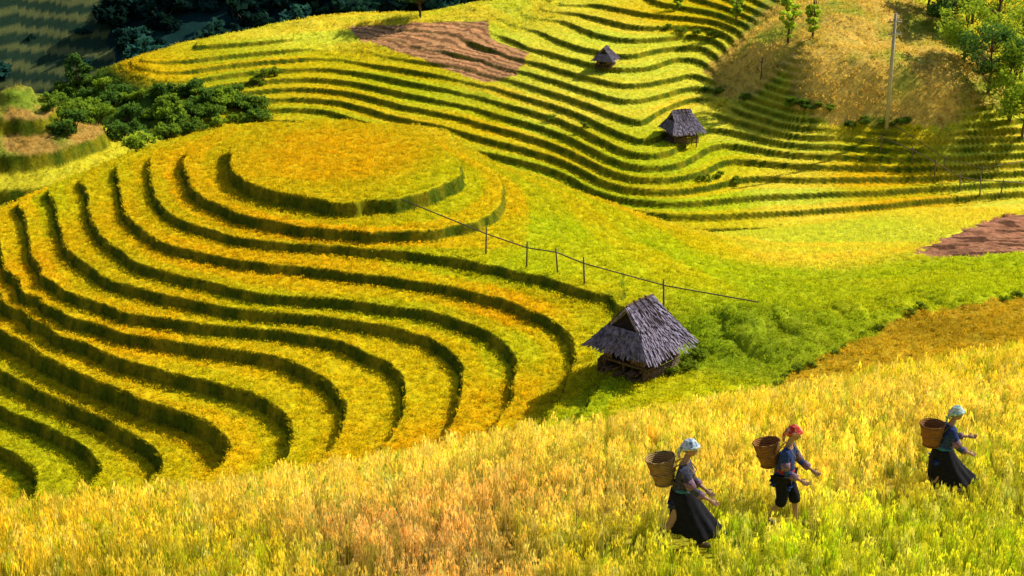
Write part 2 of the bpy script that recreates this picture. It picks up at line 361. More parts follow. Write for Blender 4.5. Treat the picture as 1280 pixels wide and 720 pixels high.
def leafmat(name,inst=True,colr=None,tip=(1.25,1.15,1.0),base=(.45,.6,.5),upn=.6,trk=.8):
    """thin leaf: reflects on the lit side, transmits on the other; normals leaned to the canopy normal"""
    m_,n,b=mat(name); out=n.nodes["Material Output"]
    if inst: a=node(n,"ShaderNodeAttribute",attribute_name="icol",attribute_type='INSTANCER').outputs[0]
    else:
        a=node(n,"ShaderNodeRGB"); a.outputs[0].default_value=(*colr,1); a=a.outputs[0]
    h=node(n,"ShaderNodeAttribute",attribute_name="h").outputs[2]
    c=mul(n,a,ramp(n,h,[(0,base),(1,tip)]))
    g=node(n,"ShaderNodeNewGeometry")
    c=mul(n,c,ramp(n,noise(n,2.5,2,g.outputs[0]),[(.3,(.82,.9,.85)),(.7,(1.12,1.06,1.0))]))
    def nrm(sgn):
        vm=node(n,"ShaderNodeVectorMath",operation='SCALE'); n.links.new(g.outputs["Normal"],vm.inputs[0]); vm.inputs["Scale"].default_value=1-upn
        va=node(n,"ShaderNodeVectorMath",operation='ADD'); n.links.new(vm.outputs[0],va.inputs[0]); va.inputs[1].default_value=(0,0,upn*sgn)
        vn_=node(n,"ShaderNodeVectorMath",operation='NORMALIZE'); n.links.new(va.outputs[0],vn_.inputs[0]); return vn_.outputs[0]
    d=node(n,"ShaderNodeBsdfDiffuse"); n.links.new(c,d.inputs[0]); n.links.new(nrm(1),d.inputs["Normal"])
    t=node(n,"ShaderNodeBsdfTranslucent"); tc=node(n,"ShaderNodeMix",data_type='RGBA',blend_type='MULTIPLY'); tc.inputs[0].default_value=1; tc.inputs[7].default_value=(trk,trk,trk*.7,1)
    n.links.new(c,tc.inputs[6]); n.links.new(tc.outputs[2],t.inputs[0]); n.links.new(nrm(-1),t.inputs["Normal"])
    ad=node(n,"ShaderNodeAddShader"); n.links.new(d.outputs[0],ad.inputs[0]); n.links.new(t.outputs[0],ad.inputs[1]); n.links.new(ad.outputs[0],out.inputs[0])
    return m_
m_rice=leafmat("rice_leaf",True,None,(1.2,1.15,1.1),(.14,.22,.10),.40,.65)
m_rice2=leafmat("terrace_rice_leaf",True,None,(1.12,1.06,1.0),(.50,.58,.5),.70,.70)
def simple(name,colr,var=.3,scale=20,rough=.85,bump=0):
    m_,n,b=mat(name); tc=node(n,"ShaderNodeTexCoord"); lo=tuple(x*(1-var) for x in colr); hi=tuple(min(1,x*(1+var)) for x in colr)
    f=noise(n,scale,4,tc.outputs["Object"]); n.links.new(ramp(n,f,[(.3,lo),(.7,hi)]),b.inputs["Base Color"]); b.inputs["Roughness"].default_value=rough
    if bump:
        bp=node(n,"ShaderNodeBump"); bp.inputs["Strength"].default_value=bump; bp.inputs["Distance"].default_value=.02; n.links.new(f,bp.inputs["Height"]); n.links.new(bp.outputs[0],b.inputs["Normal"])
    return m_
# ------------------------------------------------------------------ mesh accumulator
class Acc:
    def __init__(s): s.v=[];s.f=[];s.m=[];s.h=[]
    def add(s,v,f,m=0,h=None):
        o=len(s.v); s.v+= [tuple(p) for p in v]; s.f+=[tuple(i+o for i in q) for q in f]; s.m+=[m]*len(f); s.h+= (h if h is not None else [0.5]*len(v))
    def tube(s,P,Rr,n=7,m=0,flat=1.0,h=.5):
        P=[Vector(p) for p in P]; vs=[]; fs=[]; up=None
        for i,p in enumerate(P):
            d=(P[min(i+1,len(P)-1)]-P[max(i-1,0)]).normalized()
            if up is None: up=d.orthogonal().normalized()
            up=(up-d*up.dot(d)).normalized(); sd=d.cross(up)
            for k in range(n):
                a=2*math.pi*k/n; vs.append(p+up*math.cos(a)*Rr[i]+sd*math.sin(a)*Rr[i]*flat)
        for i in range(len(P)-1):
            for k in range(n): fs.append((i*n+k,i*n+(k+1)%n,(i+1)*n+(k+1)%n,(i+1)*n+k))
        fs.append(tuple(range(n))[::-1]); fs.append(tuple((len(P)-1)*n+k for k in range(n)))
        s.add(vs,fs,m,[h]*len(vs))
    def box(s,c,sz,m=0,rot=None):
        vs=[];c=Vector(c)
        for dx in(-1,1):
            for dy in(-1,1):
                for dz in(-1,1):
                    p=Vector((dx*sz[0]/2,dy*sz[1]/2,dz*sz[2]/2))
                    if rot: p=rot@p
                    vs.append(c+p)
        s.add(vs,[(0,1,3,2),(4,6,7,5),(0,4,5,1),(2,3,7,6),(0,2,6,4),(1,5,7,3)],m)
    def obj(s,name,mats,parent=None,smooth=True,link=True):
        me=bpy.data.meshes.new(name); me.from_pydata(s.v,[],s.f); me.update()
        me.polygons.foreach_set("material_index",s.m); me.polygons.foreach_set("use_smooth",[smooth]*len(s.f))
        at=me.attributes.new("h",'FLOAT','POINT'); at.data.foreach_set("value",s.h)
        for m_ in mats: me.materials.append(m_)
        ob=bpy.data.objects.new(name,me)
        if link: sc.collection.objects.link(ob)
        if parent: ob.parent=parent
        return ob
# ------------------------------------------------------------------ instancing
def instancer(name,P,rotz,tilt,scl,cols_,sources):
    coll=bpy.data.collections.new(name+"_parts")
    for o in sources: coll.objects.link(o)
    me=bpy.data.meshes.new(name); N=len(P); print(name,N); me.vertices.add(N); me.vertices.foreach_set("co",np.asarray(P,np.float32).ravel()); me.update()
    a=me.attributes.new("rot",'FLOAT_VECTOR','POINT'); a.data.foreach_set("vector",np.c_[tilt[:,0],tilt[:,1],rotz].astype(np.float32).ravel())
    a=me.attributes.new("scl",'FLOAT_VECTOR','POINT'); a.data.foreach_set("vector",np.asarray(scl,np.float32).ravel())
    a=me.attributes.new("icol",'FLOAT_COLOR','POINT'); a.data.foreach_set("color",np.c_[np.clip(cols_,0,1),np.ones(N)].astype(np.float32).ravel())
    a=me.attributes.new("idx",'INT','POINT'); a.data.foreach_set("value",rng.integers(0,len(sources),N).astype(np.int32))
    ob=bpy.data.objects.new(name,me); sc.collection.objects.link(ob)
    ng=bpy.data.node_groups.new(name,"GeometryNodeTree"); ng.interface.new_socket("Geometry",in_out='INPUT',socket_type='NodeSocketGeometry'); ng.interface.new_socket("Geometry",in_out='OUTPUT',socket_type='NodeSocketGeometry')
    nn=ng.nodes; L=ng.links; gi=nn.new("NodeGroupInput"); go=nn.new("NodeGroupOutput"); ip=nn.new("GeometryNodeInstanceOnPoints"); ci=nn.new("GeometryNodeCollectionInfo")
    ci.inputs["Collection"].default_value=coll; ci.inputs["Separate Children"].default_value=True; ci.inputs["Reset Children"].default_value=True
    def na(nm,ty):
        x=nn.new("GeometryNodeInputNamedAttribute"); x.data_type=ty; x.inputs["Name"].default_value=nm; return [o for o in x.outputs if o.enabled][0]
    L.new(gi.outputs[0],ip.inputs["Points"]); L.new(ci.outputs[0],ip.inputs["Instance"]); ip.inputs["Pick Instance"].default_value=True
    L.new(na("idx",'INT'),ip.inputs["Instance Index"])
    e2=nn.new("FunctionNodeEulerToRotation"); L.new(na("rot",'FLOAT_VECTOR'),e2.inputs[0]); L.new(e2.outputs[0],ip.inputs["Rotation"])
    L.new(na("scl",'FLOAT_VECTOR'),ip.inputs["Scale"]); L.new(ip.outputs[0],go.inputs[0])
    md=ob.modifiers.new("inst",'NODES'); md.node_group=ng
    return ob
def tuft(name,nb,hgt,spread,wd,mt_,panicles=0,seg=2,seed=0,droop=.5,pg=6):
    rd=random.Random(seed); A=Acc()
    for i in range(nb):
        a=rd.uniform(0,6.283); r0=rd.uniform(0,spread*.45); ln=hgt*rd.uniform(.6,1.15); out=rd.uniform(.1,.7)*droop; w_=wd*rd.uniform(.6,1.2)
        b0=Vector((math.cos(a)*r0,math.sin(a)*r0,0)); d=Vector((math.cos(a+rd.uniform(-.6,.6)),math.sin(a+rd.uniform(-.6,.6)),0)); sd=Vector((-d.y,d.x,0))
        tw=rd.uniform(-1,1); sd=(sd+d*tw).normalized(); br=rd.uniform(.55,1.0)
        vs=[];hh=[]
        for j in range(seg+1):
            t=j/seg; p=b0+d*(ln*out*t*t)+Vector((0,0,ln*(t-.22*t*t*out*1.6))); ww=w_*(1-t*.85)
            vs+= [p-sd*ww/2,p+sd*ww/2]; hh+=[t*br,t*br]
        A.add(vs,[(2*j,2*j+1,2*j+3,2*j+2) for j in range(seg)],0,hh)
    for i in range(panicles):
        a=rd.uniform(0,6.283); r0=rd.uniform(0,spread*.4); d=Vector((math.cos(a),math.sin(a),0)); p=Vector((d.x*r0,d.y*r0,hgt*rd.uniform(.70,1.05)))
        L=hgt*.3; br=rd.uniform(.7,1.0)
        for j in range(pg):
            t=j/max(1,pg-1); c=p+d*(L*.38*t)+Vector((0,0,L*(.35*t-.75*t*t))); g_=Vector((rd.uniform(-1,1),rd.uniform(-1,1),rd.uniform(-.5,.5)))*wd*.6
            u_=Vector((rd.uniform(-1,1),rd.uniform(-1,1),rd.uniform(-.4,.4))).normalized()*wd*.75; v_=Vector((rd.uniform(-.3,.3),rd.uniform(-.3,.3),-1)).normalized()*wd*2.4
            A.add([c+g_-u_,c+g_-v_,c+g_+u_,c+g_+v_],[(0,1,2,3)],0,[br]*4)
    return A.obj(name,[mt_],link=False,smooth=False)
def scatter(N,r0,r1,a0,a1):
    a=rng.uniform(a0,a1,N); r_=np.sqrt(rng.uniform(r0*r0,r1*r1,N)); return np.sin(a)*r_,np.cos(a)*r_
PEOPLE=[hit(850,688)[0],hit(976,657)[0],hit(1172,622)[0]]
print("people",PEOPLE)
# foreground crop
x,y=scatter(31000,15,46,-R(22.5),R(22.5))
z,idx,r,s,m,de=H(x,y,True)
yc=np.interp(x,cx,cy); k=(idx==3)&(y<yc+2.0)
for p in PEOPLE:
    k&=~((np.abs(x-p[0]-.04)<.36)&(y<p[1]+.16)&(y>p[1]-.80))
x,y,z=x[k],y[k],z[k]; N=len(x)
c=cF(x,y)*(.62+.62*rng.random((N,1)))
gm=(rng.random(N)<.22); c[gm]*=np.array([.62,.82,.5])
pm=(rng.random(N)<.15); c[pm]=c[pm]*.65+np.array([.9,.78,.30])*.35
c*= (0.72+.56*fbm(x*1.1,y*1.1,7))[:,None]
sc_=rng.uniform(.7,1.1,N)
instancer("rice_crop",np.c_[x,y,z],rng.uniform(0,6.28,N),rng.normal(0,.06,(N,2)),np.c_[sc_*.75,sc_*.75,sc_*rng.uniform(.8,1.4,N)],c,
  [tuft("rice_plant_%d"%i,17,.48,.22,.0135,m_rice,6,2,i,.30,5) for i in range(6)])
# terrace crop near (knoll)
x,y=scatter(70000,39,84,-R(20.5),R(20.5))
z,idx,r,s,m,de=H(x,y,True)
soil=inpoly(POL_so,x,y)
k=((idx==0))&(~soil)&(s<26)
k&=~((r>.3)&(rng.random(len(x))<.35))
hut1,_=hit(806,458)
k&=~(np.hypot(x-hut1[0],y-hut1[1]-.2)<1.1)
x,y,z,idx,r,s,m,de=[q_[k] for q_ in (x,y,z,idx,r,s,m,de)]; N=len(x)
c=colour(x,y,z,idx,r,s,m,de)*(.72+.5*rng.random((N,1)))
sc_=rng.uniform(.8,1.2,N)*np.where(r>.3,.6,1.0); 
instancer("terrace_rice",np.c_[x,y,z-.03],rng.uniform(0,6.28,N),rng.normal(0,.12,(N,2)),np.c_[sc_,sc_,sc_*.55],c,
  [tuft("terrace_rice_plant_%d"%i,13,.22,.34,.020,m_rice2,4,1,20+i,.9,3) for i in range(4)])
# terrace crop far
x,y=scatter(45000,84,140,-R(19.5),R(19.5))
z,idx,r,s,m,de=H(x,y,True)
brn=inpoly(POL_br,x,y)
k=((idx==1)|(idx==2)|((idx==0)&(s>=26)))&(~brn)
x,y,z,idx,r,s,m,de=[q_[k] for q_ in (x,y,z,idx,r,s,m,de)]; N=len(x)
c=colour(x,y,z,idx,r,s,m,de)*(.72+.5*rng.random((N,1)))
sc_=rng.uniform(.8,1.2,N)*np.where(r>.3,.55,.9)*np.where((m<.4)&(idx==1),1.5,1.0)
instancer("far_terrace_rice",np.c_[x,y,z-.03],rng.uniform(0,6.28,N),rng.normal(0,.12,(N,2)),np.c_[sc_,sc_,sc_*.45],c,
  [tuft("far_rice_plant_%d"%i,9,.30,.50,.036,m_rice2,2,1,40+i,.9,2) for i in range(4)])
print("crops",time.time()-T0)
# ------------------------------------------------------------------ trees
m_bark=simple("bark",(.10,.07,.045),.4,8)
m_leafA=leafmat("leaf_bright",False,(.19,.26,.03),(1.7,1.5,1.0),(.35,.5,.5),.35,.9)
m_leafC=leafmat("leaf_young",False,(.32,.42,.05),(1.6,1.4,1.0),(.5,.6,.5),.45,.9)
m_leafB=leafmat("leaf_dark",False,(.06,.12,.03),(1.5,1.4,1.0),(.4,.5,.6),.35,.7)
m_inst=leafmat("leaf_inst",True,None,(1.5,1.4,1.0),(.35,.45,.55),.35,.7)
def leaves(A,c,r_,n_,sz,rd,sq=1.0):
    for i in range(n_):
        d=Vector((rd.gauss(0,1),rd.gauss(0,1),rd.gauss(0,1))).normalized()*(rd.random()**.4)*r_; d.z*=sq; p=Vector(c)+d
        nr_=Vector((rd.gauss(0,1),rd.gauss(0,1),rd.gauss(0,1)+.8)).normalized(); u_=nr_.orthogonal().normalized(); v_=nr_.cross(u_); a=rd.uniform(0,6.28)
        u2=(u_*math.cos(a)+v_*math.sin(a))*sz*rd.uniform(.6,1.2); v2=(v_*math.cos(a)-u_*math.sin(a))*sz*rd.uniform(.3,.6)
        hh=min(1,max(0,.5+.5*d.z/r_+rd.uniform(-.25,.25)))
        A.add([p-u2,p-v2,p+u2,p+v2],[(0,1,2,3)],1,[hh]*4)
def tree_mesh(name,h,cr,seed,lm,clumps=26,lpc=60,sz=.16,slim=1.0,link=True,crown0=.35):
    rd=random.Random(seed); A=Acc(); 
    tr=[Vector((0,0,-.5))]; 
    for i in range(1,7): tr.append(Vector((rd.uniform(-.04,.04)*h*i/6,rd.uniform(-.04,.04)*h*i/6,h*.92*i/6)))
    A.tube(tr,[h*.028*(1-.8*i/6) for i in range(7)],8,0)
    for i in range(clumps):
        t=crown0+(1-crown0)*rd.random(); base=tr[min(6,max(1,int(t*6*.85)))]
        a=rd.uniform(0,6.28); prof=math.sin(math.pi*min(1,max(.08,(t-crown0)/(1-crown0)*.85+.12)))
        rr_=cr*prof*rd.uniform(.45,1.1); c=Vector((math.cos(a)*rr_*slim,math.sin(a)*rr_*slim,h*t+rd.uniform(-.04,.04)*h))
        mid=(base+c)/2+Vector((0,0,-.04*h)); A.tube([base,mid,c],[h*.009,h*.006,h*.002],5,0)
        leaves(A,c,cr*rd.uniform(.22,.42),lpc,sz,rd,.7)
    return A.obj(name,[m_bark,lm],link=link,smooth=False)
def put_tree(u,v,h,cr,seed,lm,name="tree",**k):
    p,_=hit(u,v); o=tree_mesh(name,h,cr,seed,lm,**k); o.location=p; return o
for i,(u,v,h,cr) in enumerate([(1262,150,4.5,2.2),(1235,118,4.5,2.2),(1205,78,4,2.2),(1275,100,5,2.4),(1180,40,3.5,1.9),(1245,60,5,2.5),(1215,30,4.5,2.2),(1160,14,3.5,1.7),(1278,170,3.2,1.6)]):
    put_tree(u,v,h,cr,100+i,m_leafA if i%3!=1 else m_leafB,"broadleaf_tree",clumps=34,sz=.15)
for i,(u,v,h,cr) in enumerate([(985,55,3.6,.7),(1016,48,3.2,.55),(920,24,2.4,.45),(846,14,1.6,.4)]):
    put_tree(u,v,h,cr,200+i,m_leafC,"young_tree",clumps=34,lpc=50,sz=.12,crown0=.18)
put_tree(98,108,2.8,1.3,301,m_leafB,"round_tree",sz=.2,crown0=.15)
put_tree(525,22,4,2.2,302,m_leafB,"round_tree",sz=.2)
def bush_mesh(name,r_,seed,lm,link=True,sz=.13,n_=12,lpc=55):
    rd=random.Random(seed); A=Acc()
    for i in range(n_):
        a=rd.uniform(0,6.28); q_=r_*rd.random()**.6*.8; c=Vector((math.cos(a)*q_,math.sin(a)*q_,r_*rd.uniform(.25,.95)*(1-.4*q_/r_)))
        A.tube([(0,0,-.2),c*.5,c],[.03,.02,.008],4,0); leaves(A,c,r_*rd.uniform(.25,.4),lpc,sz,rd,.8)
    return A.obj(name,[m_bark,lm],link=link,smooth=False)
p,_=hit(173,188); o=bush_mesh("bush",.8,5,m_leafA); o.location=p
UV=[]
for i in range(90):
    u=random.uniform(60,330); v=random.uniform(112 if u<170 else 118, 185-(abs(u-180))*.1)
    if u>200 and v<112+(u-200)*.02: continue
    UV.append((u,v,random.uniform(.6,1.4)))
for i in range(26): UV.append((random.uniform(860,1150),0,0))
P=[];S=[];Cc=[]
for u,v,sz in UV:
    if sz==0: 
        v=110+(u-860)*.17+random.uniform(-4,4) if u<1040 else 156+random.uniform(-3,3); sz=random.uniform(.25,.5)
        v=min(v,160)
    p,t=hit(u,v)
    if t<80: continue
    P.append(p); S.append(sz); q_=random.random()**1.5; Cc.append((.06+.13*q_,.12+.15*q_,.025))
for u,v,sz in [(835,38,.5),(850,42,.6),(870,44,.5),(890,46,.5),(1150,386,.25),(1140,392,.2),(1270,372,.25),(1255,376,.2),(905,510,.3),(890,520,.25),(870,450,.4),(860,462,.35),(842,470,.3),(330,100,.8),(345,95,.7),(320,108,.7),(880,226,.5),(900,222,.4),(920,228,.4),(690,150,.4),(730,160,.4)]+[(928+i*14+random.uniform(-6,6),508-i*8.2+random.uniform(-3,3),random.uniform(.10,.28)) for i in range(13)]:
    p,t=hit(u,v); P.append(p); S.append(sz); Cc.append((.14,.19,.02))
P=np.array(P);S=np.array(S);N=len(P)
instancer("shrub_thicket",P,rng.uniform(0,6.28,N),np.zeros((N,2)),np.c_[S,S,S],np.array(Cc),[bush_mesh("shrub_%d"%i,1.0,60+i,m_inst,False,.13) for i in range(3)])
# forest on the back hills
x,y=scatter(9000,122,330,-R(25),R(25)); z,idx,r,s,m,de=H(x,y,True); mk=(np.abs(x/y+.292)<.042)&(np.hypot(x,y)<225)
k=(idx==4)&(~(mk&(rng.random(len(x))<.97)))&(fbm(x*.03,y*.03,66)>.33); x,y,z=x[k],y[k],z[k]; N=len(x); S=rng.uniform(1.0,3.0,N)*np.where(mk[k],.4,1)
q_=rng.random((N,1)); instancer("forest",np.c_[x,y,z-.3],rng.uniform(0,6.28,N),np.zeros((N,2)),np.c_[S,S,S],np.array((.012,.042,.046))*(.4+1.6*q_**2),[bush_mesh("forest_tree_%d"%i,1.0,80+i,m_inst,False,.2,12,40) for i in range(3)])  # tree tint carries the hills' shadow and bluish haze
print("trees",time.time()-T0)
# ------------------------------------------------------------------ huts
m_thatch=simple("thatch",(.23,.20,.28),.75,5,.95,.5)
m_wood=simple("weathered_wood",(.15,.10,.07),.5,9,.9,.4)
m_dark=simple("hut_inside_shade",(.03,.024,.02),.3,6)  # near-black colour stands in for the shade inside the hut
m_straw=simple("straw",(.30,.22,.09),.4,8)
def hut(name,loc,yaw,sc_,seed):
    rd=random.Random(seed); E=bpy.data.objects.new(name,None); sc.collection.objects.link(E)
    E.location=loc; E.rotation_euler=(0,0,yaw); E.scale=(sc_,)*3
    Lx,Ly,e,h,rx=1.75,1.6,1.15,2.95,.75
    A=Acc()
    def panel(a,b,c,d,rows=9,den=34,fringe=.22):
        a,b,c,d=map(Vector,(a,b,c,d)); nrm=((b-a).cross(d-a)).normalized()
        if nrm.z<0: nrm=-nrm
        A.add([a,b,c,d,a-nrm*.1,b-nrm*.1,c-nrm*.1,d-nrm*.1],[(0,1,2,3),(7,6,5,4),(0,4,5,1),(1,5,6,2),(2,6,7,3),(3,7,4,0)],0)
        for r_ in range(rows):
            t0=r_/rows-.03; t1=min(1,(r_+1.5)/rows)
            cnt=max(4,int(den*((1-r_/rows)*(b-a).length+(r_/rows)*(c-d).length)/3))
            for j in range(cnt):
                w0=(j+rd.uniform(-.5,1.5))/cnt; w0=min(1,max(0,w0)); dt=rd.uniform(-.07,.03)-(fringe*.45*rd.random() if r_==0 else 0)
                lo=(a.lerp(b,w0)); hi=(d.lerp(c,w0)); p=lo.lerp(hi,t0+dt) if t0+dt>=0 else lo+(lo-hi).normalized()*abs(t0+dt)*(hi-lo).length
                q=lo.lerp(hi,t1); q=q+(b-a).normalized()*rd.uniform(-.05,.05); sd=(b-a).normalized()*rd.uniform(.02,.06)
                lift=nrm*(.04+.08*rd.random()); l2=nrm*.015
                A.add([p-sd+lift,p+sd+lift*.8,q+sd*.7+l2,q-sd*.7+l2],[(0,1,2,3)],0,[rd.random()]*4)
    f=.52
    def lp(p,q,t): return Vector(p).lerp(Vector(q),t)
    for sy in (-1,1):
        panel((-Lx,sy*Ly,e),(Lx,sy*Ly,e),(rx,0,h),(-rx,0,h),11,48)
    for sx in (-1,1):
        e1=Vector((sx*Lx,Ly,e)); e2=Vector((sx*Lx,-Ly,e)); rg_=Vector((sx*rx,0,h)); ff=f if sx<0 else .97
        panel(e2,e1,lp(e1,rg_,ff),lp(e2,rg_,ff),8,46)
        A.add([lp(e1,rg_,ff)+Vector((-sx*.08,0,-.02)),lp(e2,rg_,ff)+Vector((-sx*.08,0,-.02)),rg_+Vector((-sx*.15,0,-.08))],[(0,1,2)],2)  # dark sheet painted as the shade of the gable opening
    for sy in (-1,1):
        panel((-rx-.46,sy*.72,h-.78),(-rx+.2,sy*.72,h-.76),(-rx+.1,0,h+.03),(-rx-.34,0,h+.05),4,50)
    for j in range(80):
        x0=rd.uniform(-rx-.2,rx+.1); sy=rd.choice((-1,1)); A.add([(x0-.06,0,h+.10),(x0+.06,0,h+.10),(x0+.07+rd.uniform(-.05,.05),sy*.28,h-.12),(x0-.05,sy*.28,h-.12)],[(0,1,2,3)],0)
    A.tube([(-rx-.3,0,h+.09),(0,0,h+.12),(rx+.15,0,h+.07)],[.05,.05,.05],6,1)
    for x0 in (-.5,-.1,.3):
        for sy in (-1,1): A.tube([(x0,-sy*.05,h+.2),(x0+.05,sy*.5,h-.33),(x0+.1,sy*1.0,h-.85)],[.03,.03,.025],5,1)
    A.obj("thatched_roof",[m_thatch,m_wood,m_dark],E,smooth=False)
    B=Acc()
    for px in (-1.15,0,1.15):
        for py in (-1.0,0,1.0):
            if px==0 and py==0: continue
            B.tube([(px,py,-1.0),(px,py,e+.35)],[.06,.05],7)
    for py in (-1.0,1.0): B.tube([(-1.35,py,.42),(1.35,py,.42)],[.05,.05],6); B.tube([(-1.35,py,e+.12),(1.35,py,e+.12)],[.045,.045],6)
    for px in (-1.2,-.6,0,.6,1.2): B.tube([(px,-1.2,.50),(px,1.2,.50)],[.045,.045],6)
    B.obj("posts_and_beams",[m_wood],E)
    B=Acc()
    for j in range(18):
        x0=-1.2+j*.141; B.box((x0,0,.56+rd.uniform(-.008,.008)),(.128,2.3,.03))
    for sgn in (-1,1):
        for j in range(15):
            if rd.random()<.12: continue
            x0=-1.1+j*.157; B.box((x0,sgn*1.06,.98+rd.uniform(-.03,.03)),(.13,.025,.72))
    for j in range(13):
        y0=-.95+j*.158; B.box((1.2,y0,.98),(.025,.13,.74))
        if j<4 or j>9: B.box((-1.2,y0,.80+rd.uniform(-.03,.03)),(.025,.13,.44))
    B.obj("plank_walls",[m_wood],E,smooth=False)
    B=Acc()
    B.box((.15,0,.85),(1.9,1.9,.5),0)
    B.obj("inside_shade_fill",[m_dark],E)  # plain box added under the roof, interior shade painted as near-black
    B=Acc()
    for j in range(34):
        y0=rd.uniform(-1.0,1.0); zz=rd.choice((.02,.1,.18,.26)); x0=rd.uniform(-.1,.1)-1.25
        B.tube([(x0-.3,y0,zz),(x0+.5,y0+rd.uniform(-.08,.08),zz+rd.uniform(-.03,.03))],[.045,.04],6)
    for sgn in(-1,1):
        for j in range(9): B.tube([(-1.4,sgn*1.18,-.1+.07*j),(1.3,sgn*1.18,-.08+.07*j+rd.uniform(-.02,.02))],[.033,.03],5)
    B.obj("firewood_stack",[m_wood],E)
    return E
p,t=hit(804,464); print("hut1",p,t)
hut("thatched_hut",p+np.array([-.1,.3,.03]),R(50),.74*t/50.5,1)
p,t=hit(854,176); print("hut2",p,t); hut("thatched_hut",p+np.array([-.1,.2,0]),R(20),.66*t/103,2)
p,t=hit(757,84); print("hut3",p,t); hut("thatched_hut",p+np.array([0,.2,0]),R(70),.48*t/114,3)
# ------------------------------------------------------------------ bamboo rails, pole
m_bam=simple("bamboo",(.17,.13,.08),.3,6)
def rail(name,pts,hh,r_):
    A=Acc(); top=[]
    for i,(u,v) in enumerate(pts):
        p,t=hit(u,v); jj=random.uniform(-.12,.12); hq=hh*random.uniform(.95,1.15)
        if 0<i<len(pts)-1: A.tube([(p[0],p[1],p[2]-.3),(p[0]+jj,p[1],p[2]+hq+.15)],[r_*1.1,r_*.8],6)
        top.append((p[0]+jj*.8,p[1]-.03,p[2]+(hh if 0<i<len(pts)-1 else hh*.5)))
    A.tube(top,[r_*.75]*len(top),6)
    return A.obj(name,[m_bam])
rail("bamboo_water_pipe",[(503,262),(607,318),(658,336),(698,342),(731,356),(830,384),(950,392)],.80,.034)
rail("bamboo_fence",[(1080,186),(1100,190),(1140,206),(1168,222),(1200,240),(1225,245),(1250,246),(1279,238)],.95,.045)
rail("bamboo_fence",[(1120,168),(1180,214),(1225,226),(1279,210)],.8,.035)
m_conc=simple("concrete",(.42,.40,.36),.2,6)
p,t=hit(1108,160); A=Acc(); hp=142/F*t
A.tube([(0,0,-.5),(0,0,hp*.5),(0,0,hp)],[.15,.12,.09],10); 
for zz in (.93,.82): A.box((0,-.1,hp*zz),(.8,.08,.08))
for zz in (.93,.82):
    for xx in (-.35,-.12,.12,.35): A.tube([(xx,-.1,hp*zz+.04),(xx,-.1,hp*zz+.17)],[.04,.03],6)
o=A.obj("utility_pole",[m_conc]); o.location=p
p,t=hit(951,100); A=Acc(); A.tube([(0,0,-.3),(.03,0,1.5)],[.06,.05],7); A.box((0,-.06,1.2),(.25,.05,.08)); o=A.obj("wooden_post",[m_wood]); o.location=p
# ------------------------------------------------------------------ people
m_skin=simple("skin",(.46,.27,.17),.08,10,.6)
m_hair=simple("hair",(.012,.010,.009),.2,30,.5)
m_black=simple("indigo_black_cloth",(.012,.012,.018),.5,14,.9)
m_blue=simple("indigo_blue_cloth",(.03,.055,.18),.5,22,.9)
m_grey=simple("indigo_grey_cloth",(.05,.055,.09),.6,22,.9)
m_patt=simple("embroidered_cloth",(.26,.15,.20),.8,45,.9)
m_eye=simple("eye",(.02,.015,.012),.1,10,.3); m_lip=simple("lip",(.36,.12,.10),.1,10,.5); m_white=simple("eye_white",(.7,.68,.64),.05,10,.4)
m_shoe=simple("shoe",(.10,.07,.06),.3,10,.6)
def weave(name,c1,c2):
    m_,n,b=mat(name); tc=node(n,"ShaderNodeTexCoord")
    w1=node(n,"ShaderNodeTexWave"); w1.bands_direction='Z'; w1.inputs["Scale"].default_value=12; w1.inputs["Distortion"].default_value=1; n.links.new(tc.outputs["Object"],w1.inputs[0])
    c=ramp(n,w1.outputs[1],[(.2,c1),(.8,c2)]); c=mul(n,c,ramp(n,noise(n,12,3,tc.outputs["Object"]),[(.3,(.75,.7,.65)),(.7,(1.1,1.1,1.1))])); n.links.new(c,b.inputs["Base Color"])
    bp=node(n,"ShaderNodeBump"); bp.inputs["Distance"].default_value=.01; n.links.new(w1.outputs[1],bp.inputs["Height"]); n.links.new(bp.outputs[0],b.inputs["Normal"]); return m_
def scarf(name,c1,c2,c3):
    m_,n,b=mat(name); tc=node(n,"ShaderNodeTexCoord"); f=noise(n,16,2,tc.outputs["Object"]); n.links.new(ramp(n,f,[(.36,c1),(.5,c2),(.62,c3)]),b.inputs["Base Color"]); return m_
def skinmesh(name,joints,edges,root,mats,parent,lv=2):
    names=list(joints); me=bpy.data.meshes.new(name); me.from_pydata([joints[k][0] for k in names],[(names.index(a),names.index(b_)) for a,b_ in edges],[])
    ob=bpy.data.objects.new(name,me); sc.collection.objects.link(ob); md=ob.modifiers.new("skin",'SKIN'); md.use_smooth_shade=True
    for i_,k in enumerate(names):
        rr=joints[k][1]; sv=me.skin_vertices[0].data[i_]; sv.radius=(rr,rr) if not isinstance(rr,tuple) else rr; sv.use_root=(k==root)
    sb=ob.modifiers.new("sub",'SUBSURF'); sb.levels=lv; sb.render_levels=lv
    for m_ in mats: me.materials.append(m_)
    ob.parent=parent; return ob
